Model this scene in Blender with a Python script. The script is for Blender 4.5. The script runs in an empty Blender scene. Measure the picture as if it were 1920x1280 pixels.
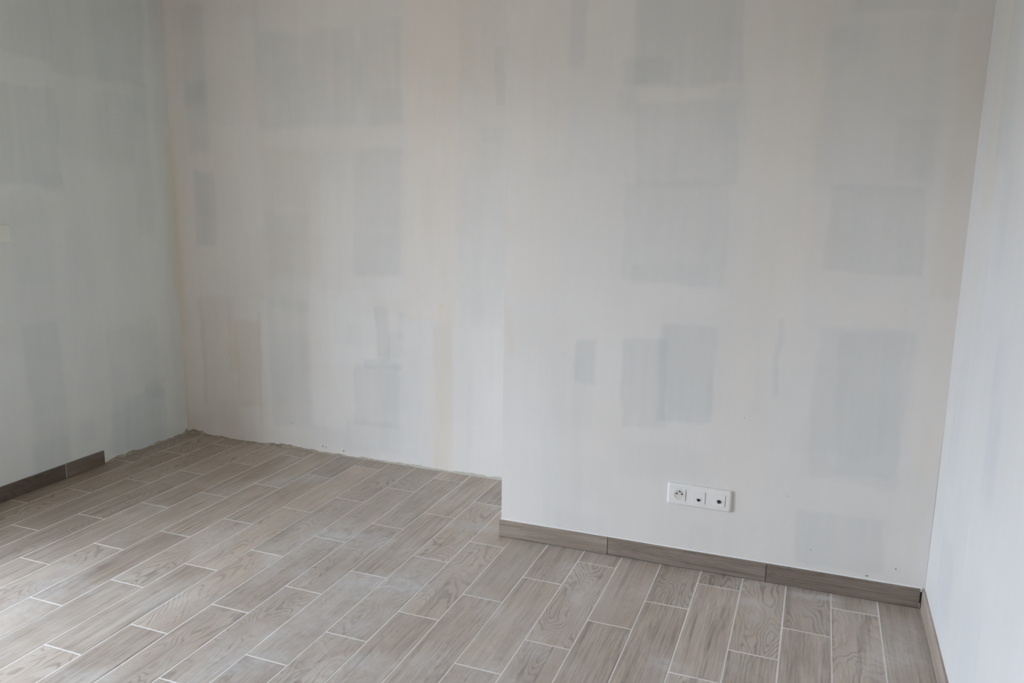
import bpy, bmesh, math, random
import numpy as np
from mathutils import Matrix, Vector

S = bpy.context.scene
C = S.collection
random.seed(11)

# ------------------------------------------------------------ camera
cam_d = bpy.data.cameras.new('camera'); cam = bpy.data.objects.new('camera', cam_d); C.objects.link(cam)
cam_d.sensor_width = 36.0; cam_d.lens = 1503.5 / 1920 * 36; cam_d.clip_start = 0.02
cam.matrix_world = Matrix(((0.9332560, -0.0804187, 0.3500943, -0.288804),
                           (0.3589054, 0.1685069, -0.9180372, -2.933024),
                           (0.0148340, 0.9824145, 0.1861228, 1.428609),
                           (0, 0, 0, 1)))
S.camera = cam

# ------------------------------------------------------------ light: overcast sky through the glazed door opening in the left wall
WY0, WY1, WZ1 = -2.95, -1.15, 2.12          # opening in the left wall (outside the frame)
EXPOSURE = 1.35
SKY = (0.80, 0.93, 1.12); SKY_STRENGTH = 9.0
S.view_settings.view_transform = 'Standard'; S.view_settings.look = 'None'
S.view_settings.gamma = 1.0; S.view_settings.use_curve_mapping = False
S.view_settings.exposure = EXPOSURE
w = bpy.data.worlds.new('overcast_sky'); S.world = w; w.use_nodes = True
nt = w.node_tree; nt.nodes.clear()
out = nt.nodes.new('ShaderNodeOutputWorld'); bg = nt.nodes.new('ShaderNodeBackground')
tc = nt.nodes.new('ShaderNodeTexCoord'); sp = nt.nodes.new('ShaderNodeSeparateXYZ')
rp = nt.nodes.new('ShaderNodeValToRGB')
rp.color_ramp.elements[0].position = 0.0; rp.color_ramp.elements[0].color = (.10, .10, .09, 1)   # low sky darkened so the upper walls get less light
rp.color_ramp.elements[1].position = 0.8; rp.color_ramp.elements[1].color = (*SKY, 1)
e = rp.color_ramp.elements.new(.10); e.color = (SKY[0]*.9, SKY[1]*.9, SKY[2]*.9, 1)
nt.links.new(tc.outputs['Generated'], sp.inputs[0]); nt.links.new(sp.outputs['Z'], rp.inputs[0])
nt.links.new(rp.outputs[0], bg.inputs[0]); bg.inputs[1].default_value = SKY_STRENGTH
nt.links.new(bg.outputs[0], out.inputs[0])
pl = bpy.data.lights.new('window_portal', 'AREA'); pl.shape = 'RECTANGLE'
pl.size = WZ1; pl.size_y = WY1 - WY0; pl.cycles.is_portal = True
po = bpy.data.objects.new('window_portal', pl); C.objects.link(po)
po.location = (-3.70, (WY0 + WY1) / 2, WZ1 / 2); po.rotation_euler = (0, math.radians(-90), 0)
S.cycles.max_bounces = 12; S.cycles.diffuse_bounces = 8; S.cycles.glossy_bounces = 4
S.cycles.use_denoising = True
S.cycles.sample_clamp_indirect = 6.0

BACK_PATCHES = [
    (-3.54,-3.39,1.84,2.35,'g',1.1,0.028), (-3.53,-3.39,1.60,1.97,'g',1.0,0.029), (-3.52,-3.38,1.09,1.50,'g',1.5,0.022),
    (-3.73,-3.62,-0.05,2.60,'w',.7,0.031), (-3.69,-3.66,-0.05,2.60,'g',.35,0.015), (-3.68,-3.63,0.60,1.73,'y',.9,0.019),
    (-3.69,-3.65,0.03,0.67,'y',.4,0.024), (-3.37,-3.12,1.05,2.28,'n',.2,0.042), (-3.13,-3.04,1.62,1.96,'y',.3,0.027),
    (-3.08,-3.04,1.72,2.60,'g',.5,0.020), (-3.06,-2.47,1.72,2.19,'g',.9,0.032), (-3.00,-2.81,1.88,2.19,'g',.3,0.065),
    (-2.73,-2.54,1.47,1.64,'g',.35,0.044), (-2.46,-2.23,1.72,2.21,'g',.7,0.018), (-2.38,-2.23,1.89,2.08,'w',.8,0.058),
    (-2.41,-2.23,1.72,1.89,'r',.7,0.030), (-2.64,-2.49,2.24,2.60,'n',.6,0.042), (-2.66,-2.53,1.87,2.00,'w',1.2,0.037),
    (-3.05,-2.95,1.74,1.91,'n',.8,0.033), (-2.82,-2.72,1.72,1.88,'n',.3,0.032), (-2.21,-1.93,0.78,2.60,'w',1.3,0.029),
    (-2.23,-1.70,1.49,2.60,'w',.6,0.055), (-1.93,-1.85,1.92,2.60,'y',.5,0.027), (-1.74,-1.69,1.80,2.06,'g',.9,0.010),
    (-1.80,-1.69,1.65,1.72,'g',.7,0.021), (-1.83,-1.69,1.37,1.65,'g',.3,0.038), (-1.85,-1.68,0.81,1.37,'g',.35,0.028),
    (-3.06,-2.23,1.62,1.72,'w',.5,0.025), (-3.07,-2.72,0.95,1.63,'r',1.0,0.040), (-3.06,-2.78,0.78,1.29,'g',.7,0.027),
    (-2.80,-2.50,0.91,1.35,'n',.3,0.019), (-2.51,-2.24,0.99,1.62,'g',.75,0.015), (-2.51,-2.25,0.99,1.20,'g',.35,0.015),
    (-2.50,-2.19,0.87,0.98,'b',.7,0.025), (-3.06,-2.80,0.12,0.84,'g',.8,0.021), (-3.05,-2.81,0.25,0.66,'g',.5,0.035),
    (-2.80,-2.53,0.16,0.85,'b',.6,0.020), (-2.79,-2.40,0.50,0.91,'b',.8,0.020), (-2.56,-2.53,0.61,0.73,'g',.5,0.010),
    (-2.40,-2.32,0.55,0.82,'g',1.2,0.016), (-2.33,-2.25,0.56,0.71,'g',1.0,0.031), (-2.47,-2.25,0.51,0.56,'g',1.1,0.013),
    (-2.53,-2.26,0.19,0.52,'g',1.15,0.016), (-2.58,-2.25,0.04,0.22,'g',.8,0.026), (-2.81,-2.58,0.06,0.15,'g',.5,0.017),
    (-2.27,-2.23,0.66,0.81,'g',.6,0.012), (-2.25,-2.07,-0.05,0.78,'b',.5,0.031), (-2.05,-1.95,0.76,0.86,'y',.6,0.018),
    (-2.05,-1.95,-0.05,0.76,'y',1.2,0.012), (-2.03,-2.00,0.85,0.88,'y',1.0,0.009), (-2.10,-2.05,-0.05,0.54,'w',.9,0.015),
    (-1.85,-1.67,-0.05,0.77,'b',.7,0.014), (-1.88,-1.85,0.14,0.48,'g',.4,0.012), (-3.53,-3.29,0.06,0.82,'r',1.1,0.030),
    (-3.53,-3.50,0.18,0.80,'g',.8,0.011), (-3.29,-3.12,0.21,0.70,'r',1.3,0.022), (-3.29,-3.12,0.21,0.70,'y',.4,0.022),
    (-3.36,-3.27,0.39,0.69,'y',.6,0.022), (-3.14,-3.12,0.10,0.74,'r',1.1,0.011), (-3.22,-3.06,0.82,1.17,'r',.5,0.042),
    (-3.42,-3.19,-0.03,0.24,'r',.8,0.045), (-3.69,-3.48,0.01,0.14,'r',.7,0.039), (-3.11,-3.04,0.10,0.74,'n',.5,0.018),
    (-3.11,-2.89,-0.04,0.15,'b',.5,0.036), (-2.45,-2.10,-0.05,0.12,'b',.5,0.025), (-2.89,-2.55,-0.03,0.03,'w',.5,0.027),
]
FRONT_PATCHES = [
    (-1.45,-1.21,1.01,2.60,'w',1.0,0.043), (-1.21,-1.15,1.87,2.60,'g',.9,0.012), (-1.15,-0.96,1.90,2.07,'n',1.0,0.014),
    (-1.14,-1.01,1.87,1.92,'n',.8,0.016), (-0.97,-0.59,1.80,2.60,'g',1.15,0.011), (-1.02,-0.84,1.79,1.89,'g',1.1,0.019),
    (-0.84,-0.77,1.77,1.81,'g',.3,0.015), (-1.00,-0.66,1.75,1.80,'n',.6,0.015), (-1.01,-0.94,1.70,1.78,'g',.9,0.020),
    (-0.94,-0.59,1.46,1.74,'g',.95,0.015), (-0.69,-0.57,1.61,1.79,'g',.4,0.025), (-0.97,-0.60,1.10,1.46,'g',.75,0.012),
    (-0.93,-0.65,1.09,1.17,'g',.5,0.010), (-0.56,-0.32,0.95,2.60,'w',.9,0.024), (-0.40,-0.30,1.90,2.02,'r',.3,0.033),
    (-0.33,0.02,1.44,1.97,'g',.6,0.029), (-0.09,0.03,1.47,1.67,'g',.7,0.016), (-0.25,0.05,1.99,2.60,'g',.8,0.009),
    (-0.28,0.02,1.17,1.46,'g',1.1,0.008), (0.05,0.23,0.49,1.98,'w',.8,0.021), (0.07,0.20,1.10,2.60,'r',.7,0.018),
    (-1.44,-1.41,0.80,0.97,'y',.9,0.011), (-1.19,-0.67,0.87,1.11,'n',.2,0.020), (-1.15,-1.07,0.67,0.86,'g',1.4,0.013),
    (-1.15,-1.07,0.51,0.67,'g',.5,0.017), (-1.07,-0.97,0.65,0.86,'b',.4,0.021), (-1.07,-0.96,0.40,0.64,'w',.4,0.021),
    (-0.96,-0.79,0.55,0.89,'g',1.2,0.010), (-0.82,-0.62,0.57,0.94,'g',1.35,0.012), (-0.96,-0.91,0.70,0.87,'g',.3,0.016),
    (-0.69,-0.63,0.59,0.87,'g',.2,0.027), (-0.96,-0.62,0.33,0.48,'g',.55,0.028), (-1.14,-1.00,0.21,0.39,'g',.3,0.031),
    (-0.41,-0.39,0.70,0.99,'g',.9,0.005), (-0.42,-0.27,0.49,0.80,'b',.35,0.014), (-0.60,-0.42,0.22,0.94,'w',.6,0.023),
    (-0.27,0.03,0.43,0.99,'g',.85,0.017), (-0.19,0.01,0.45,0.97,'g',.6,0.010), (-0.30,-0.20,0.42,0.66,'g',.35,0.014),
    (-0.23,-0.00,0.97,1.08,'w',.5,0.010), (-0.28,0.01,0.10,0.30,'g',.95,0.011), (-1.21,-0.99,0.04,0.15,'g',.45,0.027),
    (-1.43,-1.16,0.13,0.80,'b',.45,0.045), (-0.67,-0.58,0.03,0.18,'g',.4,0.016), (0.08,0.13,0.16,0.66,'y',.35,0.013),
    (-0.51,-0.31,0.27,0.48,'b',.3,0.026),
]
LEFT_PATCHES = [
    (0.38,0.53,0.11,2.60,'n',.7,0.022), (0.53,0.69,0.07,2.60,'r',.9,0.024), (0.58,0.69,0.79,1.68,'y',1.2,0.032),
    (-0.72,-0.08,1.98,2.60,'g',.9,0.013), (-0.09,0.47,1.93,2.60,'g',.85,0.019), (0.16,0.46,1.94,2.07,'g',.3,0.027),
    (-0.74,-0.08,1.85,1.97,'b',.6,0.016), (-0.77,-0.08,1.41,1.85,'g',.95,0.016), (-0.08,0.10,1.54,1.81,'g',.3,0.042),
    (-0.19,-0.07,1.38,1.47,'g',.7,0.014), (-0.03,0.09,1.94,2.05,'w',1.0,0.024), (0.12,0.46,1.52,1.86,'g',.7,0.041),
    (0.38,0.47,1.77,1.96,'g',.7,0.018), (0.35,0.47,1.16,1.55,'g',.6,0.029), (-0.36,-0.18,1.39,1.43,'b',.8,0.013),
    (-0.06,0.10,1.44,1.71,'n',.3,0.030), (-0.38,-0.13,0.97,1.31,'g',.3,0.038), (0.00,0.09,1.20,1.39,'b',.3,0.031),
    (-0.08,0.05,0.87,1.23,'g',.3,0.043), (-0.90,-0.37,-0.05,0.91,'b',.5,0.020), (-0.36,-0.17,-0.05,0.79,'g',.8,0.017),
    (-0.38,-0.17,-0.05,0.22,'g',.5,0.022), (-0.13,0.10,0.27,0.81,'n',.4,0.031), (0.09,0.43,-0.01,0.69,'g',.55,0.021),
    (0.18,0.46,-0.03,0.31,'g',.95,0.018), (0.32,0.46,0.25,0.36,'g',.7,0.015), (0.08,0.20,0.02,0.25,'g',.7,0.027),
    (-0.11,-0.01,0.14,0.25,'g',.5,0.031), (0.44,0.62,-0.02,0.98,'w',.5,0.020),
]
RIGHT_PATCHES = [
    (-0.34,-0.16,1.39,2.60,'y',.8,0.032), (-0.32,-0.08,1.03,1.54,'w',.9,0.035), (-0.49,-0.29,1.52,2.60,'g',.9,0.036),
    (-0.51,-0.37,1.68,1.88,'n',.4,0.055), (-0.56,-0.44,1.23,1.53,'g',.5,0.034), (-0.46,-0.39,1.05,1.35,'b',.4,0.029),
    (-0.80,-0.65,0.68,0.91,'v',.9,0.046), (-0.73,-0.62,0.93,1.07,'v',.6,0.036), (-0.45,-0.20,0.19,0.38,'v',.7,0.042),
    (-0.28,-0.10,0.58,0.81,'v',.4,0.073), (-0.61,-0.56,0.34,0.56,'b',.9,0.020), (-0.61,-0.56,0.43,0.71,'b',.5,0.027),
    (-0.85,-0.53,-0.05,0.41,'g',.4,0.031), (-0.13,-0.01,0.15,0.32,'w',.6,0.041), (-0.48,-0.33,0.95,1.14,'v',.4,0.060),
]

# ------------------------------------------------------------ helpers
XL, XR, YB, YR, ZC = -3.668, 0.148, 0.615, -4.2, 2.5   # left, right, recess back, rear wall, ceiling
XS = -1.446                                             # edge of the projecting wall
U, PY = 0.1545, 0.1545 * 3.903                          # tile pitch across and along

def mat(name, rough=0.5, spec=0.5):
    m = bpy.data.materials.new(name); m.use_nodes = True
    n = m.node_tree; b = n.nodes['Principled BSDF']
    b.inputs['Roughness'].default_value = rough; b.inputs['Specular IOR Level'].default_value = spec
    return m, n, b
def N(n, t, **kw):
    o = n.nodes.new(t)
    for k, v in kw.items(): setattr(o, k, v)
    return o
def math_(n, op, a, b=None, c=None, clamp=False):
    o = n.nodes.new('ShaderNodeMath'); o.operation = op; o.use_clamp = clamp
    for i, v in enumerate((a, b, c)):
        if v is None: continue
        if isinstance(v, (int, float)): o.inputs[i].default_value = v
        else: n.links.new(v, o.inputs[i])
    return o.outputs[0]
def vmath(n, op, a, b=None):
    o = n.nodes.new('ShaderNodeVectorMath'); o.operation = op
    for i, v in enumerate((a, b)):
        if v is None: continue
        if isinstance(v, (tuple, list)): o.inputs[i].default_value = v
        else: n.links.new(v, o.inputs[i])
    return o.outputs[0]
def noise(n, vec, scale, detail=3, rough=.5, dist=0.0):
    o = N(n, 'ShaderNodeTexNoise'); o.inputs['Scale'].default_value = scale
    o.inputs['Detail'].default_value = detail; o.inputs['Roughness'].default_value = rough
    o.inputs['Distortion'].default_value = dist
    if vec is not None: n.links.new(vec, o.inputs['Vector'])
    return o.outputs['Fac']
def mrange(n, v, a, b, c, d, smooth=False):
    o = N(n, 'ShaderNodeMapRange'); o.clamp = True
    if smooth: o.interpolation_type = 'SMOOTHSTEP'
    for i, x in enumerate((a, b, c, d)): o.inputs[i + 1].default_value = x
    n.links.new(v, o.inputs[0]); return o.outputs[0]
def mix(n, f, a, b, mode='MIX'):
    o = N(n, 'ShaderNodeMix'); o.data_type = 'RGBA'; o.blend_type = mode
    for s, v in ((0, f), (6, a), (7, b)):
        if isinstance(v, (int, float)): o.inputs[s].default_value = v
        elif isinstance(v, (tuple, list)): o.inputs[s].default_value = (*v[:3], 1)
        else: n.links.new(v, o.inputs[s])
    return o.outputs[2]
def bump(n, b, h, strength, dist):
    o = N(n, 'ShaderNodeBump'); o.inputs['Strength'].default_value = strength; o.inputs['Distance'].default_value = dist
    n.links.new(h, o.inputs['Height']); n.links.new(o.outputs[0], b.inputs['Normal'])

def obj(name, me, m=None, parent=None, loc=None, rot=None):
    if isinstance(me, bmesh.types.BMesh):
        bm = me; me = bpy.data.meshes.new(name); bm.normal_update(); bm.to_mesh(me); bm.free()
    o = bpy.data.objects.new(name, me); C.objects.link(o)
    if m: me.materials.append(m)
    if parent: o.parent = parent
    if loc: o.location = loc
    if rot: o.rotation_euler = rot
    return o
def add_box(bm, x0, x1, y0, y1, z0, z1, bevel=0.0, seg=1):
    r = bmesh.ops.create_cube(bm, size=1.0)
    vs = r['verts']
    bmesh.ops.scale(bm, verts=vs, vec=(x1 - x0, y1 - y0, z1 - z0))
    bmesh.ops.translate(bm, verts=vs, vec=((x0 + x1) / 2, (y0 + y1) / 2, (z0 + z1) / 2))
    if bevel:
        es = list({e for v in vs for e in v.link_edges})
        bmesh.ops.bevel(bm, geom=es, offset=bevel, segments=seg, affect='EDGES', profile=.5)
def box(*a, **k):
    bm = bmesh.new(); add_box(bm, *a, **k); return bm
def add_poly(bm, pts, z0, z1, inset=0.0, drop=0.0):
    # extruded polygon in xy (counter-clockwise); the top edge is eased by inset / drop
    n = len(pts)
    def ring(ps, z): return [bm.verts.new((x, y, z)) for x, y in ps]
    def shrink(ps, d):
        r = []
        for i in range(n):
            p0, p1, p2 = Vector(ps[i - 1]), Vector(ps[i]), Vector(ps[(i + 1) % n])
            a = (p1 - p0).normalized(); b = (p2 - p1).normalized()
            na, nb = Vector((-a.y, a.x)), Vector((-b.y, b.x))
            r.append(tuple(p1 + (na + nb) * d / (1 + na.dot(nb))))
        return r
    rings = [ring(pts, z0), ring(pts, z1 - drop)]
    if inset: rings.append(ring(shrink(pts, inset), z1))
    for a, b in zip(rings, rings[1:]):
        for i in range(n): bm.faces.new((a[i], a[(i + 1) % n], b[(i + 1) % n], b[i]))
    bm.faces.new(rings[-1]); bm.faces.new(rings[0][::-1])
def add_cyl(bm, cx, cz, y0, y1, r0, r1=None, seg=24, cap0=True):
    # axis along y; from y0 (radius r0) to y1 (radius r1)
    r1 = r0 if r1 is None else r1
    A = [bm.verts.new((cx + r0 * math.cos(t), y0, cz + r0 * math.sin(t))) for t in [2 * math.pi * i / seg for i in range(seg)]]
    B = [bm.verts.new((cx + r1 * math.cos(t), y1, cz + r1 * math.sin(t))) for t in [2 * math.pi * i / seg for i in range(seg)]]
    for i in range(seg): bm.faces.new((A[i], A[(i + 1) % seg], B[(i + 1) % seg], B[i]))
    bm.faces.new(B)
    if cap0: bm.faces.new(A[::-1])
def struct(o): o['kind'] = 'structure'; return o
def smooth01(t): t = np.clip(t, 0, 1); return t * t * (3 - 2 * t)
def vnoise(x, y, seed, oct=1):
    r = np.random.RandomState(seed); tot = 0; amp = 1; s = 0
    for k in range(oct):
        T = r.rand(256, 256)
        xi, yi = np.floor(x).astype(int), np.floor(y).astype(int); fx, fy = smooth01(x - xi), smooth01(y - yi)
        g = lambda a, b: T[a % 256, b % 256]
        v = (g(xi, yi) * (1 - fx) + g(xi + 1, yi) * fx) * (1 - fy) + (g(xi, yi + 1) * (1 - fx) + g(xi + 1, yi + 1) * fx) * fy
        tot = tot + amp * (v - .5) * 2; s += amp; amp *= .5; x, y = x * 2.03 + 7.1, y * 2.03 + 3.7
    return tot / s

# ------------------------------------------------------------ plaster: filler bands and bare board are a colour attribute in wall metres
TONES = {'g': (-.078, -.060, -.052), 'n': (.018, .020, .018), 'w': (.024, .006, -.016), 'r': (-.035, -.052, -.070),
         'y': (-.010, -.034, -.090), 'b': (.018, .030, .042), 'v': (-.065, -.070, -.045)}
def paint(u, z, patches, seed):
    col = np.ones((len(u), 3))
    for i, (u0, u1, z0, z1, t, s, soft) in enumerate(patches):
        du = vnoise(z * 6 + i * 3.1, u * 2 + i, seed + i % 5, 3) * .024
        dz = vnoise(u * 6 + i * 1.7, z * 3 + i, seed + 7 + i % 5, 3) * .026
        k = max(soft * 1.5, .006); s = s * .9; uu, zz = u + du, z + dz; kz = k * 1.1
        m = smooth01((uu - u0) / k + .5) * smooth01((u1 - uu) / k + .5) * smooth01((zz - z0) / kz + .5) * smooth01((z1 - zz) / kz + .5)
        m = m * s * (1 + .35 * vnoise(u * 40 + i, z * 3, seed + 3, 2))
        col *= 1 + m[:, None] * np.array(TONES[t])[None, :]
    rr = random.Random(seed)
    for i in range(70):                                  # thin overlapping skims of filler
        cu, cz = rr.uniform(u.min(), u.max()), rr.uniform(0, 2.5); wu, wz = rr.uniform(.03, .17), rr.uniform(.1, .45)
        du = vnoise(z * 7 + i, u * 3 + i, seed + i % 7, 3) * .025; dz = vnoise(u * 9 + i, z * 3 + i, seed + 9 + i % 7, 3) * .03
        so = rr.choice([.012, .02, .05, .08])
        m = smooth01((wu - abs(u + du - cu)) / so + .5) * smooth01((wz - abs(z + dz - cz)) / so + .5)
        col *= 1 + m[:, None] * rr.uniform(.10, .30) * np.array(TONES[rr.choice('ggnwrb')])[None, :]
    # roller and trowel strokes: faint upright streaks
    st = vnoise(u * 55, z * 1.6, seed + 21, 3) * .010 + vnoise(u * 9, z * 2.2, seed + 22, 3) * .012 + vnoise(u * 3, z * 7, seed + 23, 2) * .006
    col *= 1 + st[:, None] * np.array([1.05, 1, .93])[None, :]
    return col
def wall_grid(name, axis, const, u0, u1, z0, z1, patches, seed, flip, step=.007, boxes=(), tint=(1, 1, 1)):
    nu, nz = int((u1 - u0) / step) + 1, int((z1 - z0) / step) + 1
    uu, zz = np.meshgrid(np.linspace(u0, u1, nu), np.linspace(z0, z1, nz)); uu = uu.ravel(); zz = zz.ravel()
    rel = vnoise(uu * 5, zz * 3, seed + 40, 3) * .0006 + vnoise(uu * 2, zz * 1.5, seed + 41, 2) * .001
    if axis == 'y': co = np.stack([uu, const + rel * (1 if flip else -1), zz], 1)
    else: co = np.stack([const + rel, uu, zz], 1)
    idx = np.arange(nu * nz).reshape(nz, nu)
    q = np.stack([idx[:-1, :-1], idx[:-1, 1:], idx[1:, 1:], idx[1:, :-1]], -1).reshape(-1, 4)
    if flip: q = q[:, ::-1]
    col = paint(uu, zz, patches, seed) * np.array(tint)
    bv, bf = [], []
    for (x0, x1, y0, y1, a, b) in boxes:
        n0 = len(co) + len(bv)
        bv += [(x0, y0, a), (x1, y0, a), (x1, y1, a), (x0, y1, a), (x0, y0, b), (x1, y0, b), (x1, y1, b), (x0, y1, b)]
        for f in ((0, 3, 2, 1), (4, 5, 6, 7), (0, 1, 5, 4), (1, 2, 6, 5), (2, 3, 7, 6), (3, 0, 4, 7)): bf.append([n0 + i for i in f])
    if bv: co = np.vstack([co, np.array(bv)]); q = np.vstack([q, np.array(bf)]); col = np.vstack([col, np.ones((len(bv), 3)) * np.array(tint) * .985])
    me = bpy.data.meshes.new(name); me.vertices.add(len(co)); me.vertices.foreach_set('co', co.ravel())
    me.loops.add(q.size); me.loops.foreach_set('vertex_index', q.ravel().astype(np.int32))
    me.polygons.add(len(q)); me.polygons.foreach_set('loop_start', np.arange(0, q.size, 4, dtype=np.int32))
    sm = np.ones(len(q), dtype=bool); sm[len(q) - len(bf):] = False
    me.polygons.foreach_set('use_smooth', sm)
    me.update(calc_edges=True)
    a = me.color_attributes.new('plaster', 'FLOAT_COLOR', 'POINT')
    a.data.foreach_set('color', np.hstack([col, np.ones((len(col), 1))]).ravel())
    return struct(obj(name, me, PLASTER))

BASE = (0.772, 0.747, 0.722)
PLASTER, n, b = mat('plaster', .62, .25)
at = N(n, 'ShaderNodeAttribute', attribute_name='plaster')
tc = N(n, 'ShaderNodeTexCoord'); mp = N(n, 'ShaderNodeMapping'); n.links.new(tc.outputs['Object'], mp.inputs[0])
mp.inputs['Scale'].default_value = (1, 1, .25)
f1 = noise(n, mp.outputs[0], 30, 4); f2 = noise(n, tc.outputs['Object'], 220, 3)
v = math_(n, 'ADD', mrange(n, f1, .3, .7, .992, 1.006), mrange(n, f2, .3, .7, -.007, .007))
c = mix(n, 1.0, at.outputs['Color'], BASE, 'MULTIPLY')
cm = N(n, 'ShaderNodeVectorMath', operation='SCALE'); n.links.new(c, cm.inputs[0]); n.links.new(v, cm.inputs['Scale'])
n.links.new(cm.outputs[0], b.inputs['Base Color'])
bump(n, b, noise(n, tc.outputs['Object'], 120, 4, .6), .12, .002)

PLAIN, n, b = mat('plain_plaster', .7, .2); b.inputs['Base Color'].default_value = (.56, .46, .34, 1)

PALE, n, b = mat('pale_plaster', .7, .2); b.inputs['Base Color'].default_value = (.82, .80, .76, 1)

# ------------------------------------------------------------ wood-look porcelain
def wood_mat(name, dusty):
    m, n, b = mat(name, .42, .5)
    tc = N(n, 'ShaderNodeTexCoord'); O = tc.outputs['Object']
    A = lambda k: N(n, 'ShaderNodeAttribute', attribute_name=k, attribute_type='OBJECT').outputs['Fac']
    seed, fig, tone, warm = A('grain_seed'), A('figure'), A('tone'), A('warmth')
    cb = N(n, 'ShaderNodeCombineXYZ')
    for i, s in enumerate((3.17, 7.73, 1.31)): n.links.new(math_(n, 'MULTIPLY', seed, s), cb.inputs[i])
    P = vmath(n, 'ADD', O, cb.outputs[0])
    def sc(x, y, z=1): return vmath(n, 'MULTIPLY', P, (x, y, z))
    # growth rings: contour lines of a slow field, pulled long along the plank
    fld = noise(n, sc(7, 1.9), 1.0, 2, .45, .3)
    fld = math_(n, 'ADD', fld, math_(n, 'MULTIPLY', noise(n, sc(26, 11), 1.0, 3, .6), .05))
    rng = math_(n, 'SINE', math_(n, 'MULTIPLY', fld, 170.0))
    rng = mrange(n, rng, .05, 1.0, 0, 1, True)
    rng = math_(n, 'MULTIPLY', rng, mrange(n, noise(n, sc(14, 5), 1.0, 2), .38, .62, .25, 1))
    # straight fine grain
    fine = noise(n, sc(170, 6), 1.0, 4, .65, .15)
    fine2 = noise(n, sc(60, 2.0), 1.0, 3, .6, .4)
    # long dark streaks
    strk = mrange(n, noise(n, sc(26, 1.6), 1.0, 3, .55, .5), .60, .70, 0, 1, True)
    blot = noise(n, sc(9, 3.0), 1.0, 3, .55)
    cloud = noise(n, sc(3.2, 1.6), 1.0, 2)
    base = mix(n, mrange(n, blot, .33, .67, 0, 1), (.490, .420, .360), (.600, .540, .480))
    base = mix(n, math_(n, 'MULTIPLY', mrange(n, cloud, .5, .68, 0, 1, True), math_(n, 'MULTIPLY', warm, .6)), base, (.46, .38, .315))
    base = mix(n, math_(n, 'MULTIPLY', mrange(n, cloud, .30, .46, 1, 0, True), .35), base, (.57, .55, .505))
    lf = math_(n, 'SUBTRACT', 1.0, math_(n, 'ABSOLUTE', math_(n, 'SUBTRACT', fig, 1.0)), clamp=True)   # 1 where figure = 1 (lines)
    rf = mrange(n, fig, 1.0, 2.0, 0, 1)
    d = math_(n, 'MULTIPLY', mrange(n, fine, .35, .68, 0, 1), math_(n, 'ADD', .15, math_(n, 'MULTIPLY', lf, .36)))
    d = math_(n, 'ADD', d, math_(n, 'MULTIPLY', mrange(n, fine2, .45, .7, 0, 1), math_(n, 'ADD', .13, math_(n, 'MULTIPLY', lf, .25))))
    d = math_(n, 'ADD', d, math_(n, 'MULTIPLY', rng, math_(n, 'ADD', .10, math_(n, 'MULTIPLY', rf, .42))))
    d = math_(n, 'ADD', d, math_(n, 'MULTIPLY', strk, .32), clamp=True)
    c = mix(n, d, base, (.185, .150, .120))
    ts = N(n, 'ShaderNodeVectorMath', operation='SCALE'); n.links.new(c, ts.inputs[0]); n.links.new(tone, ts.inputs['Scale'])
    c = mix(n, 1.0, ts.outputs[0], (1.06, 1.018, .975) if dusty else (1.02, .955, .905), 'MULTIPLY')
    rough = mrange(n, blot, .3, .7, .36, .5)
    if dusty:
        # plaster dust walked and wiped over the laid floor: fixed places on the floor, in metres
        geo = N(n, 'ShaderNodeNewGeometry'); W = geo.outputs['Position']
        film = math_(n, 'MULTIPLY', mrange(n, noise(n, W, 2.3, 4, .6, .5), .42, .72, 0, 1, True), .40)
        film = math_(n, 'ADD', film, .05)
        sx = N(n, 'ShaderNodeSeparateXYZ'); n.links.new(W, sx.inputs[0])      # less dust by the left wall, which also paints in its shade
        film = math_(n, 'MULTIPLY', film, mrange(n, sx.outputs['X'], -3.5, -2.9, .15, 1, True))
        tot = film
        spots = [(-1.57, .05, .11, .07, .55), (-1.72, -.57, .22, .12, .35), (-1.60, -.50, .12, .08, .25), (-2.27, -.90, .35, .18, .28),
                 (-.42, -.17, .05, .05, .45), (-.17, -.03, .08, .03, .65), (-.24, -.05, .08, .04, .5), (-2.7, -1.1, .5, .35, .06),
                 (-1.9, -1.2, .3, .2, .25), (-.40, -.28, .03, .05, .35), (-.17, -.52, .05, .05, .25), (-3.42, .05, .03, .015, .5),
                 (-1.25, -.35, .1, .06, .12), (-.63, -.66, .1, .06, .2), (-2.1, -.25, .4, .35, .34), (-1.7, -.35, .3, .3, .2), (-1.75, -.75, .4, .35, .28), (-1.1, -.6, .35, .3, .14)]
        for (x, y, rx, ry, s) in spots:
            q = vmath(n, 'MULTIPLY', vmath(n, 'SUBTRACT', W, (x, y, 0)), (1 / rx, 1 / ry, 0))
            ln = N(n, 'ShaderNodeVectorMath', operation='LENGTH'); n.links.new(q, ln.inputs[0])
            tot = math_(n, 'ADD', tot, math_(n, 'MULTIPLY', mrange(n, ln.outputs['Value'], 0, 1.15, 1, 0, True), s))
        brk = mrange(n, noise(n, W, 16, 5, .7, 1.2), .30, .70, .25, 1.15)
        tot = math_(n, 'MULTIPLY', tot, brk)
        specks = mrange(n, noise(n, W, 130, 2, .5), .755, .80, 0, .55)
        tot = math_(n, 'ADD', tot, specks, clamp=True)
        c = mix(n, tot, c, (.68, .695, .71))
        rough = math_(n, 'ADD', rough, math_(n, 'MULTIPLY', tot, .25))
    n.links.new(c, b.inputs['Base Color']); n.links.new(rough, b.inputs['Roughness'])
    bump(n, b, math_(n, 'ADD', fine, math_(n, 'MULTIPLY', rng, .4)), .12, .001)
    return m
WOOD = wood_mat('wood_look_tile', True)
SKIRT = wood_mat('wood_look_skirting', False)
GROUT, n, b = mat('grout', .85, .2)
tc = N(n, 'ShaderNodeTexCoord')
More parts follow.
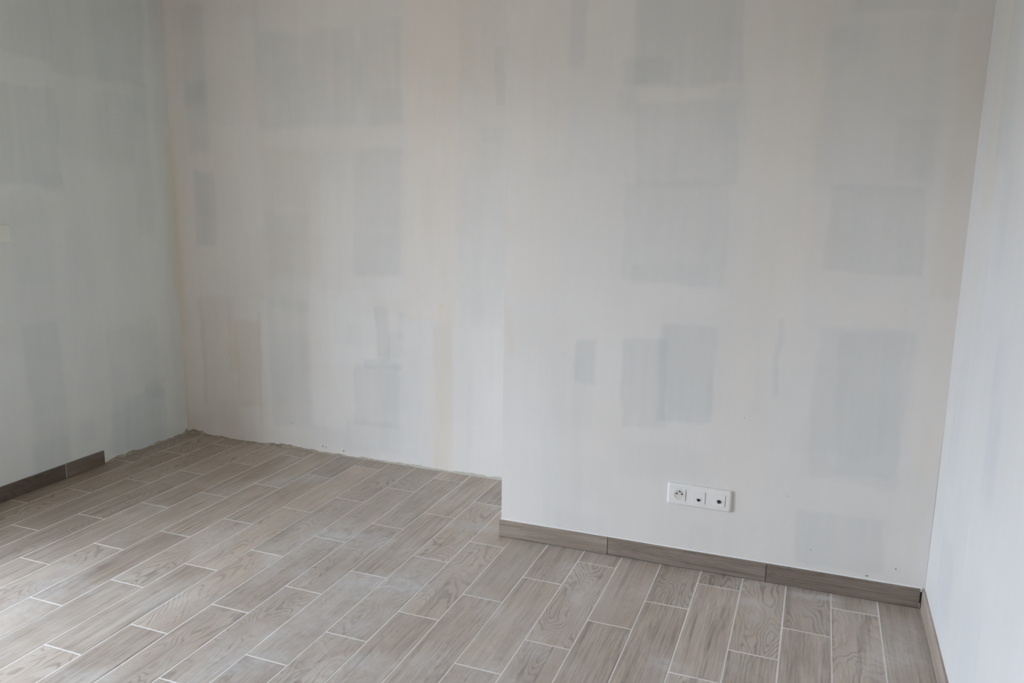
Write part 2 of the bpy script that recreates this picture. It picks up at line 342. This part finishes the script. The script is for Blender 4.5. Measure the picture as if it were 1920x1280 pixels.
n.links.new(mix(n, mrange(n, noise(n, tc.outputs['Object'], 9, 4), .35, .7, 0, 1), (.78, .765, .74), (.90, .89, .87)), b.inputs['Base Color'])
GAP_SHADE, n, b = mat('skirting_gap_shade', .95, .05); b.inputs['Base Color'].default_value = (.045, .036, .030, 1)  # near-black, paints the shade into the gaps round the skirting
MORTAR, n, b = mat('mortar', .95, .1)
tc = N(n, 'ShaderNodeTexCoord')
at = N(n, 'ShaderNodeAttribute', attribute_name='soil')
c = mix(n, mrange(n, noise(n, tc.outputs['Object'], 45, 4, .7), .35, .65, 0, 1), (.30, .245, .185), (.58, .53, .46))
c = mix(n, at.outputs['Fac'], c, (.64, .61, .54))
n.links.new(c, b.inputs['Base Color']); bump(n, b, noise(n, tc.outputs['Object'], 160, 4, .7), .8, .003)
CAULK, n, b = mat('white_sealant', .5, .3); b.inputs['Base Color'].default_value = (.82, .81, .79, 1)
DARK, n, b = mat('dark_hole', .8, .1); b.inputs['Base Color'].default_value = (.02, .018, .016, 1)
WHITE, n, b = mat('white_plastic', .32, .5)
tc = N(n, 'ShaderNodeTexCoord')
n.links.new(mix(n, noise(n, tc.outputs['Object'], 20, 2), (.785, .765, .735), (.80, .78, .75)), b.inputs['Base Color'])
CREAM, n, b = mat('cream_plastic', .35, .5); b.inputs['Base Color'].default_value = (.70, .66, .61, 1)
AGED, n, b = mat('aged_white_plastic', .35, .5); b.inputs['Base Color'].default_value = (.83, .87, .80, 1)
METAL, n, b = mat('brass_contact', .3, .5); b.inputs['Metallic'].default_value = 1; b.inputs['Base Color'].default_value = (.55, .52, .46, 1)
BLACK, n, b = mat('black_plastic', .25, .5); b.inputs['Base Color'].default_value = (.012, .012, .014, 1)

# ------------------------------------------------------------ walls, ceiling
T = .42
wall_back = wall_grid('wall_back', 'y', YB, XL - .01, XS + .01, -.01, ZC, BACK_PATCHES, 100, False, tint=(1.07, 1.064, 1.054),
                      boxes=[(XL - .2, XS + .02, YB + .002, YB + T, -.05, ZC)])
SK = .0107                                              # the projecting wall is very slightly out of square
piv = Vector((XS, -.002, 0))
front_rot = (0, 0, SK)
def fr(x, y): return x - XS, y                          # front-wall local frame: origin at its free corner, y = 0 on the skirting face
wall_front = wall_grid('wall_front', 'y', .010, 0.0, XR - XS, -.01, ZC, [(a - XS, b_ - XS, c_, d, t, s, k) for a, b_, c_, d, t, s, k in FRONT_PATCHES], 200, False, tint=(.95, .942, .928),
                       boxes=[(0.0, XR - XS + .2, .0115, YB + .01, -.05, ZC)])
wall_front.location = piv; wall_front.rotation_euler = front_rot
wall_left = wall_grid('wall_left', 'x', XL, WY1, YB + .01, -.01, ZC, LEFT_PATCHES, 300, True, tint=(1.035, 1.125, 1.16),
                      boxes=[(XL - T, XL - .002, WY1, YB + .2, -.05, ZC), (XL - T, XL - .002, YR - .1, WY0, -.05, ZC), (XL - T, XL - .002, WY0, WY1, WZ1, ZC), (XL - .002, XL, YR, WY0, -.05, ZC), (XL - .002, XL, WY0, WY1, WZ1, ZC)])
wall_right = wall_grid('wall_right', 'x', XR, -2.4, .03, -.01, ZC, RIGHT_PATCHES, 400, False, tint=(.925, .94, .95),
                       boxes=[(XR + .002, XR + T, YR - .1, .1, -.05, ZC), (XR, XR + .002, YR, -2.4, -.05, ZC)])
struct(obj('wall_rear', box(XL - T, XR + T, YR - T, YR, -.05, ZC), PALE))
struct(obj('ceiling', box(XL - T, XR + T, YR - T, YB + T, ZC, ZC + .15), PLAIN))
# door frame of the daylight opening, out of the picture
bm = bmesh.new()
add_box(bm, XL - .12, XL - .06, WY0, WY0 + .06, 0, WZ1); add_box(bm, XL - .12, XL - .06, WY1 - .06, WY1, 0, WZ1)
add_box(bm, XL - .12, XL - .06, WY0 + .06, WY1 - .06, WZ1 - .06, WZ1)
struct(obj('window_1', bm, WHITE))
GROUND, n, b = mat('terrace', .9, .2)
tc = N(n, 'ShaderNodeTexCoord')
n.links.new(mix(n, noise(n, tc.outputs['Object'], 2, 4), (.20, .19, .17), (.28, .27, .25)), b.inputs['Base Color'])
struct(obj('ground', box(-30, XL - T - .01, -20, 16, -.3, -.12), GROUND))

# ------------------------------------------------------------ floor: grout bed and every tile
floor = struct(obj('floor', box(XL - .005, XR, YR, YB + .005, -.05, -.0006), GROUT))
J = .0048 / 2
FIG = {(-1, 0): (0.6, .88, .3), (0, 0): (.5, .92, .8), (0, 1): (1.8, .98, .3), (1, 0): (2.0, .86, .9), (1, 1): (.9, .97, .9), (2, 0): (1.9, .98, .1),
       (2, 1): (1.0, 1.0, .3), (3, 0): (2.0, .85, .7), (3, 1): (.8, 1.06, .4), (4, 0): (1.6, .9, .3), (4, 1): (1.0, .98, .7), (5, 0): (.1, .90, .7),
       (5, 1): (1.0, .98, .4), (6, 0): (.7, .95, .3), (6, 1): (1.9, 1.0, .3), (6, 2): (1.9, .92, .5), (7, 0): (1.0, .98, .1), (7, 1): (.6, 1.0, .6),
       (8, 0): (.3, .88, .8), (8, 1): (1.1, .98, .4), (8, 2): (1.0, .94, .6), (9, 1): (1.8, 1.0, .1), (9, 2): (1.2, .96, .5)}
k_min, k_max = -1, 24
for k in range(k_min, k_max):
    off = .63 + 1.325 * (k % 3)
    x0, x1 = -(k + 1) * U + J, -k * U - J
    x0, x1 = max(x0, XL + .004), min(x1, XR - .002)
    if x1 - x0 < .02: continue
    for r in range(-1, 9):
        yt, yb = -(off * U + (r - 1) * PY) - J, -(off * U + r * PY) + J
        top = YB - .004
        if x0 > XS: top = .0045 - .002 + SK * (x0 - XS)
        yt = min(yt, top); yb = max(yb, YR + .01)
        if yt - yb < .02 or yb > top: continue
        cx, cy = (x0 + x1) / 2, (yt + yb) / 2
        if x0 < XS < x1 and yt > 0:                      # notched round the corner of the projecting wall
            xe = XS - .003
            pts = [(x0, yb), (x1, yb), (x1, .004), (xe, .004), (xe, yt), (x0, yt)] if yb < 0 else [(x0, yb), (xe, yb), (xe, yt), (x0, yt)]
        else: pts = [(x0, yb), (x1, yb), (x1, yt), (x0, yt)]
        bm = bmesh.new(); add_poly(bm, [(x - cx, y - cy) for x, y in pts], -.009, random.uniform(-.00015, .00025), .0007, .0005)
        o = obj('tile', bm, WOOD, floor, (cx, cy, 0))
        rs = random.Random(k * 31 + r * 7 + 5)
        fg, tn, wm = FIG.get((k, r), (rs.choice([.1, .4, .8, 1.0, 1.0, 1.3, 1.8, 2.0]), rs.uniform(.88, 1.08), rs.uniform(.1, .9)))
        tn *= {18: .97, 19: .93, 20: .87, 21: .80}.get(k, .76 if k > 21 else 1)   # browner tiles by the left wall, with the door jamb's shade toned in
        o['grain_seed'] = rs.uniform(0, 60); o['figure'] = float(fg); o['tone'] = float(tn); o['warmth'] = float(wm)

# ------------------------------------------------------------ skirting tiles
def skirt_mesh(length, h=.071, d=.0088, round_=.0035):
    # local: y along the length (so that the grain runs that way), x = height, z = out of the wall
    bm = bmesh.new(); prof = [(0, 0), (0, d), (h - round_, d)]
    for i in range(1, 5):
        t = i * math.pi / 8; prof.append((h - round_ + round_ * math.sin(t), d - round_ + round_ * math.cos(t)))
    prof += [(h, 0)]
    a = [bm.verts.new((x, 0, z)) for x, z in prof]; b_ = [bm.verts.new((x, length, z)) for x, z in prof]
    n_ = len(prof)
    for i in range(n_): bm.faces.new((a[i], b_[i], b_[(i + 1) % n_], a[(i + 1) % n_]))
    bm.faces.new(a[::-1]); bm.faces.new(b_)
    bmesh.ops.recalc_face_normals(bm, faces=bm.faces[:])
    return bm
def skirt(parent, p, direction, out, length, z0=.0022, props=(1.0, .8, .6), seed=1, tilt=0):
    # p: start point on the wall; direction: unit vector along; out: unit vector off the wall
    o = obj('skirting_tile', skirt_mesh(length), SKIRT, parent)
    dv, ov = Vector(direction), Vector(out)
    m = Matrix.Identity(4)
    up = Vector((0, 0, 1))
    for i, v in enumerate((up, dv, ov)):
        for j in range(3): m[j][i] = v[j]
    m.translation = Vector(p) + up * z0
    o.matrix_local = m
    o['grain_seed'] = float(seed); o['figure'] = float(props[0]); o['tone'] = float(props[1]); o['warmth'] = float(props[2])
    return o
def empty(name, loc=(0, 0, 0), rot=(0, 0, 0)):
    o = bpy.data.objects.new(name, None); C.objects.link(o); o.location = loc; o.rotation_euler = rot; return o
# projecting wall: three pieces with open dark joints
bf = struct(empty('baseboard_front', piv, front_rot))
bb_y = .0095
segs = [(0.0 - .006, .4565, (.8, .67, .8), 3.3), (.4590, 1.0615, (1.1, .55, .7), 17.2), (1.0640, 1.5800, (1.2, .50, .8), 29.9)]
for a, b_, pr, sd in segs: skirt(bf, (a, bb_y, 0), (1, 0, 0), (0, -1, 0), b_ - a, props=pr, seed=sd)
obj('shadow_backing', box(.004, 1.586, bb_y - .0060, bb_y, -.0005, .060), GAP_SHADE, bf)  # dark slab added behind the pieces so their gaps read as shadow
bm = bmesh.new()
r = random.Random(4)
xs = np.linspace(-.004, 1.584, 160)
prev = None
for i, x in enumerate(xs):                                # thin bead of sealant along the top edge
    wdt = .0020 + .0012 * max(0, math.sin(x * 9 + 1)) + r.uniform(0, .0006); hh = .0735 + .0016 + r.uniform(0, .0008)
    ring = [bm.verts.new((x, bb_y + .001, .072)), bm.verts.new((x, bb_y - wdt, .0728)), bm.verts.new((x, bb_y - .0012, hh)), bm.verts.new((x, bb_y + .001, hh + .0015))]
    if prev:
        for j in range(3): bm.faces.new((prev[j], prev[j + 1], ring[j + 1], ring[j]))
    prev = ring
bmesh.ops.recalc_face_normals(bm, faces=bm.faces[:])
obj('sealant_bead', bm, CAULK, bf)
obj('joint_filler', box(1.5805, 1.5835, bb_y - .0075, bb_y, .002, .020), CAULK, bf)
obj('joint_filler', box(1.5805, 1.5840, bb_y - .0085, bb_y, .064, .0735), CAULK, bf)
# right wall
br = struct(empty('baseboard_right'))
yy = .008
for i, L_ in enumerate((.60, .60, .60, .60, .60, .60)):
    skirt(br, (XR, yy - L_, 0), (0, 1, 0), (-1, 0, 0), L_ - .002, props=(.8, .86, .1), seed=41 + i * 3.7); yy -= L_
# left wall: ends short of the corner; tones lowered to paint in the jamb's shade
bl = struct(empty('baseboard_left'))
skirt(bl, (XL, -.2090, 0), (0, 1, 0), (1, 0, 0), .2210 + .006, props=(.5, .40, .7), seed=50.2)
skirt(bl, (XL, -.2115 - .598, 0), (0, 1, 0), (1, 0, 0), .598, props=(1.9, .29, .8), seed=52.9)
obj('shadow_backing', box(XL + .0005, XL + .0035, WY1 + .03, .012, .003, .062), GAP_SHADE, bl)
obj('grout_line', box(XL + .001, XL + .0086, -.2114, -.2091, .002, .0725), CAULK, bl)
skirt(bl, (XL, -1.045, 0), (0, 1, 0), (1, 0, 0), .233, props=(1.0, .60, .5), seed=55.1)

# ------------------------------------------------------------ mortar left at the foot of the walls where the skirting is missing
def residue(name, parent, p0, p1, out, seed, hf, soil):
    p0, p1, out = Vector(p0), Vector(p1), Vector(out); L_ = (p1 - p0).length; n_ = int(L_ / .004)
    s = np.linspace(0, L_, n_); hn = vnoise(s * 22, s * 0, seed, 4); dn = vnoise(s * 17, s * 0 + 5, seed + 1, 3)
    bm = bmesh.new(); lay = None; prev = None; vals = []
    for i in range(n_):
        h = max(.0025, hf(s[i] / L_) * (1 + .9 * hn[i])); d = .0035 + .003 * dn[i] + h * .08
        base = p0 + (p1 - p0) * (s[i] / L_)
        j = [vnoise(np.array([s[i] * 60 + q * 9]), np.array([q * 2.]), seed + 4, 2)[0] * .0016 for q in range(4)]
        pts = [base + out * (d + .003), base + out * (d + j[0]) + Vector((0, 0, h * .35)), base + out * (d * .55 + j[1]) + Vector((0, 0, h * .75)),
               base + out * (.0022 + j[2] * .3) + Vector((0, 0, h)), base + out * -.001 + Vector((0, 0, h + .0012))]
        ring = [bm.verts.new(p) for p in pts]
        vals += [soil(s[i] / L_)] * 5
        if prev:
            for q in range(4): bm.faces.new((prev[q], ring[q], ring[q + 1], prev[q + 1]))
        prev = ring
    bmesh.ops.recalc_face_normals(bm, faces=bm.faces[:])
    o = obj(name, bm, MORTAR, parent)
    a = o.data.attributes.new('soil', 'FLOAT', 'POINT'); a.data.foreach_set('value', np.array(vals, dtype=np.float32))
    return o
def hb(t):
    v = .008 + .012 * math.exp(-((t - .03) / .04) ** 2) + .006 * math.exp(-((t - .30) / .04) ** 2) + .004 * t
    if .13 < t < .24: v = .004
    return v
residue('mortar_residue', wall_back, (XL + .004, YB, -.001), (XS - .001, YB, -.001), (0, -1, 0), 60, hb, lambda t: min(.85, max(0, (t - .30) * 2.0)))
residue('mortar_residue', wall_left, (XL, .02, -.001), (XL, YB - .004, -.001), (1, 0, 0), 71, lambda t: .004 + .012 * math.exp(-((t - .22) / .14) ** 2) + .010 * t ** 3 + .004 * t, lambda t: .12)

def pit(parent, x, y, z, rx, rz, seed, m=DARK):
    bm = bmesh.new(); r = random.Random(seed); n_ = 9
    ring = [bm.verts.new((rx * r.uniform(.7, 1.15) * math.cos(i * 2 * math.pi / n_), 0, rz * r.uniform(.7, 1.15) * math.sin(i * 2 * math.pi / n_))) for i in range(n_)]
    c0 = bm.verts.new((0, -.0008, 0))
    for i in range(n_): bm.faces.new((ring[i], ring[(i + 1) % n_], c0))
    bmesh.ops.recalc_face_normals(bm, faces=bm.faces[:])
    return obj('pinhole', bm, m, parent, (x, y, z))
for i, (x, z, a, b_) in enumerate([(-2.933, .146, .0024, .0024), (-2.603, .030, .0042, .0042), (-2.735, .040, .0022, .006), (-2.715, .035, .0015, .007), (-3.335, .51, .002, .002)]):
    pit(wall_back, x, YB - .0022, z, a, b_, i)
for i, (x, z, a, b_) in enumerate([(-.235, .153, .0018, .0016), (.050, .130, .0028, .002), (-.040, .088, .004, .0018), (-.33, .345, .0025, .001), (-.50, .62, .0015, .0012)]):
    pit(wall_front, x - XS, .0078, z, a, b_, 20 + i)

# ------------------------------------------------------------ triple socket plate
def rounded_plate(bm, x0, x1, z0, z1, y0, y1, r, bev, seg=5, hole=None):
    # plate lying against the wall at y0, its face at y1 (< y0), rounded corners and a soft pillow edge
    def ring(g, y):
        rr = max(r - g, .0008); out_ = []
        for (cx, cz, a0) in ((x1 - g - rr, z1 - g - rr, 0), (x0 + g + rr, z1 - g - rr, 90), (x0 + g + rr, z0 + g + rr, 180), (x1 - g - rr, z0 + g + rr, 270)):
            for i in range(seg + 1):
                t = math.radians(a0 + 90 * i / seg); out_.append(bm.verts.new((cx + rr * math.cos(t), y, cz + rr * math.sin(t))))
        return out_
    dep = y0 - y1
    rings = [ring(0, y0), ring(0, y0 - dep * .35)]
    for i in range(1, 5):
        t = i / 4 * math.pi / 2; rings.append(ring(bev * (1 - math.cos(t)), y0 - dep * (.35 + .65 * math.sin(t))))
    m_ = len(rings[0])
    for a, b_ in zip(rings, rings[1:]):
        for i in range(m_): bm.faces.new((a[i], a[(i + 1) % m_], b_[(i + 1) % m_], b_[i]))
    bm.faces.new(rings[-1]); bm.faces.new(rings[0][::-1])
def finish(bm, smooth=True):
    bmesh.ops.recalc_face_normals(bm, faces=bm.faces[:])
    return bm
def shade(o, ang=.6):
    for p in o.data.polygons: p.use_smooth = True
    try: o.data.set_sharp_from_angle(angle=ang)
    except Exception: pass
    return o
sx0, sx1, sz0, sz1 = -.7630, -.5240, .2520, .3370
sk = bpy.data.objects.new('wall_socket', None); C.objects.link(sk)
lx = (sx0 + sx1) / 2 - XS
sk.matrix_world = Matrix.Translation(piv) @ Matrix.Rotation(SK, 4, 'Z') @ Matrix.Translation((lx, .0096, (sz0 + sz1) / 2)) @ Matrix.Rotation(math.radians(.5), 4, 'Y')
sk['label'] = 'white triple socket plate with a round power outlet, low on the projecting wall'
sk['category'] = 'socket'
W2, H2 = (sx1 - sx0) / 2, (sz1 - sz0) / 2
bm = bmesh.new(); rounded_plate(bm, -W2, W2, -H2, H2, 0, -.0098, .008, .009)
shade(obj('frame', finish(bm), WHITE, sk))
mod = .0465 / 2
centers = (-.0735, 0.0, .0735)
FACE = -.0098
def module(name, cx):
    o = empty(name); o.parent = sk; o.location = (cx, FACE, 0); return o
def insert_mesh(w=mod, h=mod, d=.0016):
    bm = bmesh.new(); rounded_plate(bm, -w, w, -h, h, .0005, -d, .0012, .0008, 2); return bm
# dark shadow gap round each insert
for cx in centers:
    o = obj('insert_gap', box(cx - mod - .0007, cx + mod + .0007, FACE - .00025, FACE + .001, -mod - .0006, mod + .0006), WHITE, sk)
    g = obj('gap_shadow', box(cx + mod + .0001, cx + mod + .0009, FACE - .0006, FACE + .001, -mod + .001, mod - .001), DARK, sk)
# 1: power outlet with round well, earth pin, two live holes
def ring_face(bm, R, half, y, seg=32):
    # square face with a round opening
    inner = [bm.verts.new((R * math.cos(2 * math.pi * i / seg), y, R * math.sin(2 * math.pi * i / seg))) for i in range(seg)]
    outer = []
    for i in range(seg):
        t = 2 * math.pi * i / seg; c_, s_ = math.cos(t), math.sin(t); k = half / max(abs(c_), abs(s_)); outer.append(bm.verts.new((c_ * k, y, s_ * k)))
    for i in range(seg): bm.faces.new((inner[i], inner[(i + 1) % seg], outer[(i + 1) % seg], outer[i]))
    return inner, outer
po_ = bmesh.new()
inner, outer = ring_face(po_, .0195, mod, -.0022)
sg = len(inner)
ob = [po_.verts.new((v.co.x, .0002, v.co.z)) for v in outer]
for i in range(sg): po_.faces.new((outer[i], outer[(i + 1) % sg], ob[(i + 1) % sg], ob[i]))
iw = [po_.verts.new((v.co.x * .97, -.0002, v.co.z * .97)) for v in inner]
for i in range(sg): po_.faces.new((inner[i], iw[i], iw[(i + 1) % sg], inner[(i + 1) % sg]))
outlet = obj('power_outlet', finish(po_), WHITE, sk, (centers[0], FACE, 0))
bm = bmesh.new(); add_cyl(bm, 0, 0, .0008, -.0003, .0190, .0188, 32)
obj('outlet_well', finish(bm), CREAM, outlet)
for sx in (-1, 1):
    bm = bmesh.new(); add_cyl(bm, sx * .0095, .0035, -.0001, -.0007, .0032, .0032, 14); obj('pin_hole', finish(bm), DARK, outlet)
bm = bmesh.new(); add_cyl(bm, 0, .0125, .0, -.0075, .0023, .0018, 14); shade(obj('earth_pin', finish(bm), METAL, outlet))
bm = bmesh.new(); add_cyl(bm, 0, .0125, .0, -.0006, .0036, .0036, 14); obj('pin_recess', finish(bm), BLACK, outlet)
# 2: network jack
jack = obj('network_jack', finish(insert_mesh()), WHITE, sk, (centers[1], FACE, 0))
obj('jack_surround', finish(box(-.0095, .0085, -.0028, -.001, -.0180, -.0015, bevel=.0006)), WHITE, jack)
bm = bmesh.new(); add_box(bm, -.0068, .0062, -.0033, -.002, -.0120, -.0045); add_box(bm, -.0040, .0034, -.0033, -.002, -.0145, -.0120)
obj('jack_port', bm, BLACK, jack)
# 3: aerial jack
aer = obj('aerial_jack', finish(insert_mesh()), WHITE, sk, (centers[2], FACE, 0))
bm = bmesh.new(); add_cyl(bm, .0010, -.0040, -.001, -.0042, .0073, .0068, 24); shade(obj('connector', finish(bm), BLACK, aer))
bm = bmesh.new(); add_cyl(bm, .0010, -.0040, -.0042, -.0052, .0015, .0012, 12); obj('centre_pin', finish(bm), METAL, aer)

# ------------------------------------------------------------ light switch by the left edge of the picture
sw = bpy.data.objects.new('light_switch', None); C.objects.link(sw)
sw.location = (XL + .0006, -.4185, 1.2025); sw.rotation_euler = (0, 0, math.radians(90))
sw['label'] = 'white square light switch on the left wall at the left edge of the view'; sw['category'] = 'switch'
bm = bmesh.new(); rounded_plate(bm, -.040, .040, -.040, .040, 0, -.0095, .007, .008)
shade(obj('frame', finish(bm), AGED, sw, (0, -.0012, 0)))
obj('mounting_shadow', box(-.0385, .0385, -.0012, 0, -.0385, .0385), DARK, sw)  # dark sheet standing in for the shade behind the frame
bm = bmesh.new(); rounded_plate(bm, -.0225, .0225, -.0225, .0225, -.009, -.0125, .0015, .0015, 2)
shade(obj('rocker', finish(bm), AGED, sw))
obj('gap_shadow', box(.0227, .0235, -.0101, -.009, -.022, .022), DARK, sw)
struct(obj('sky_blocker', box(XL - T - 1.9, XL - T - .005, -7, 3, 2.45, 2.62), PLAIN))  # unseen slab added outside to cut the high sky off the floor
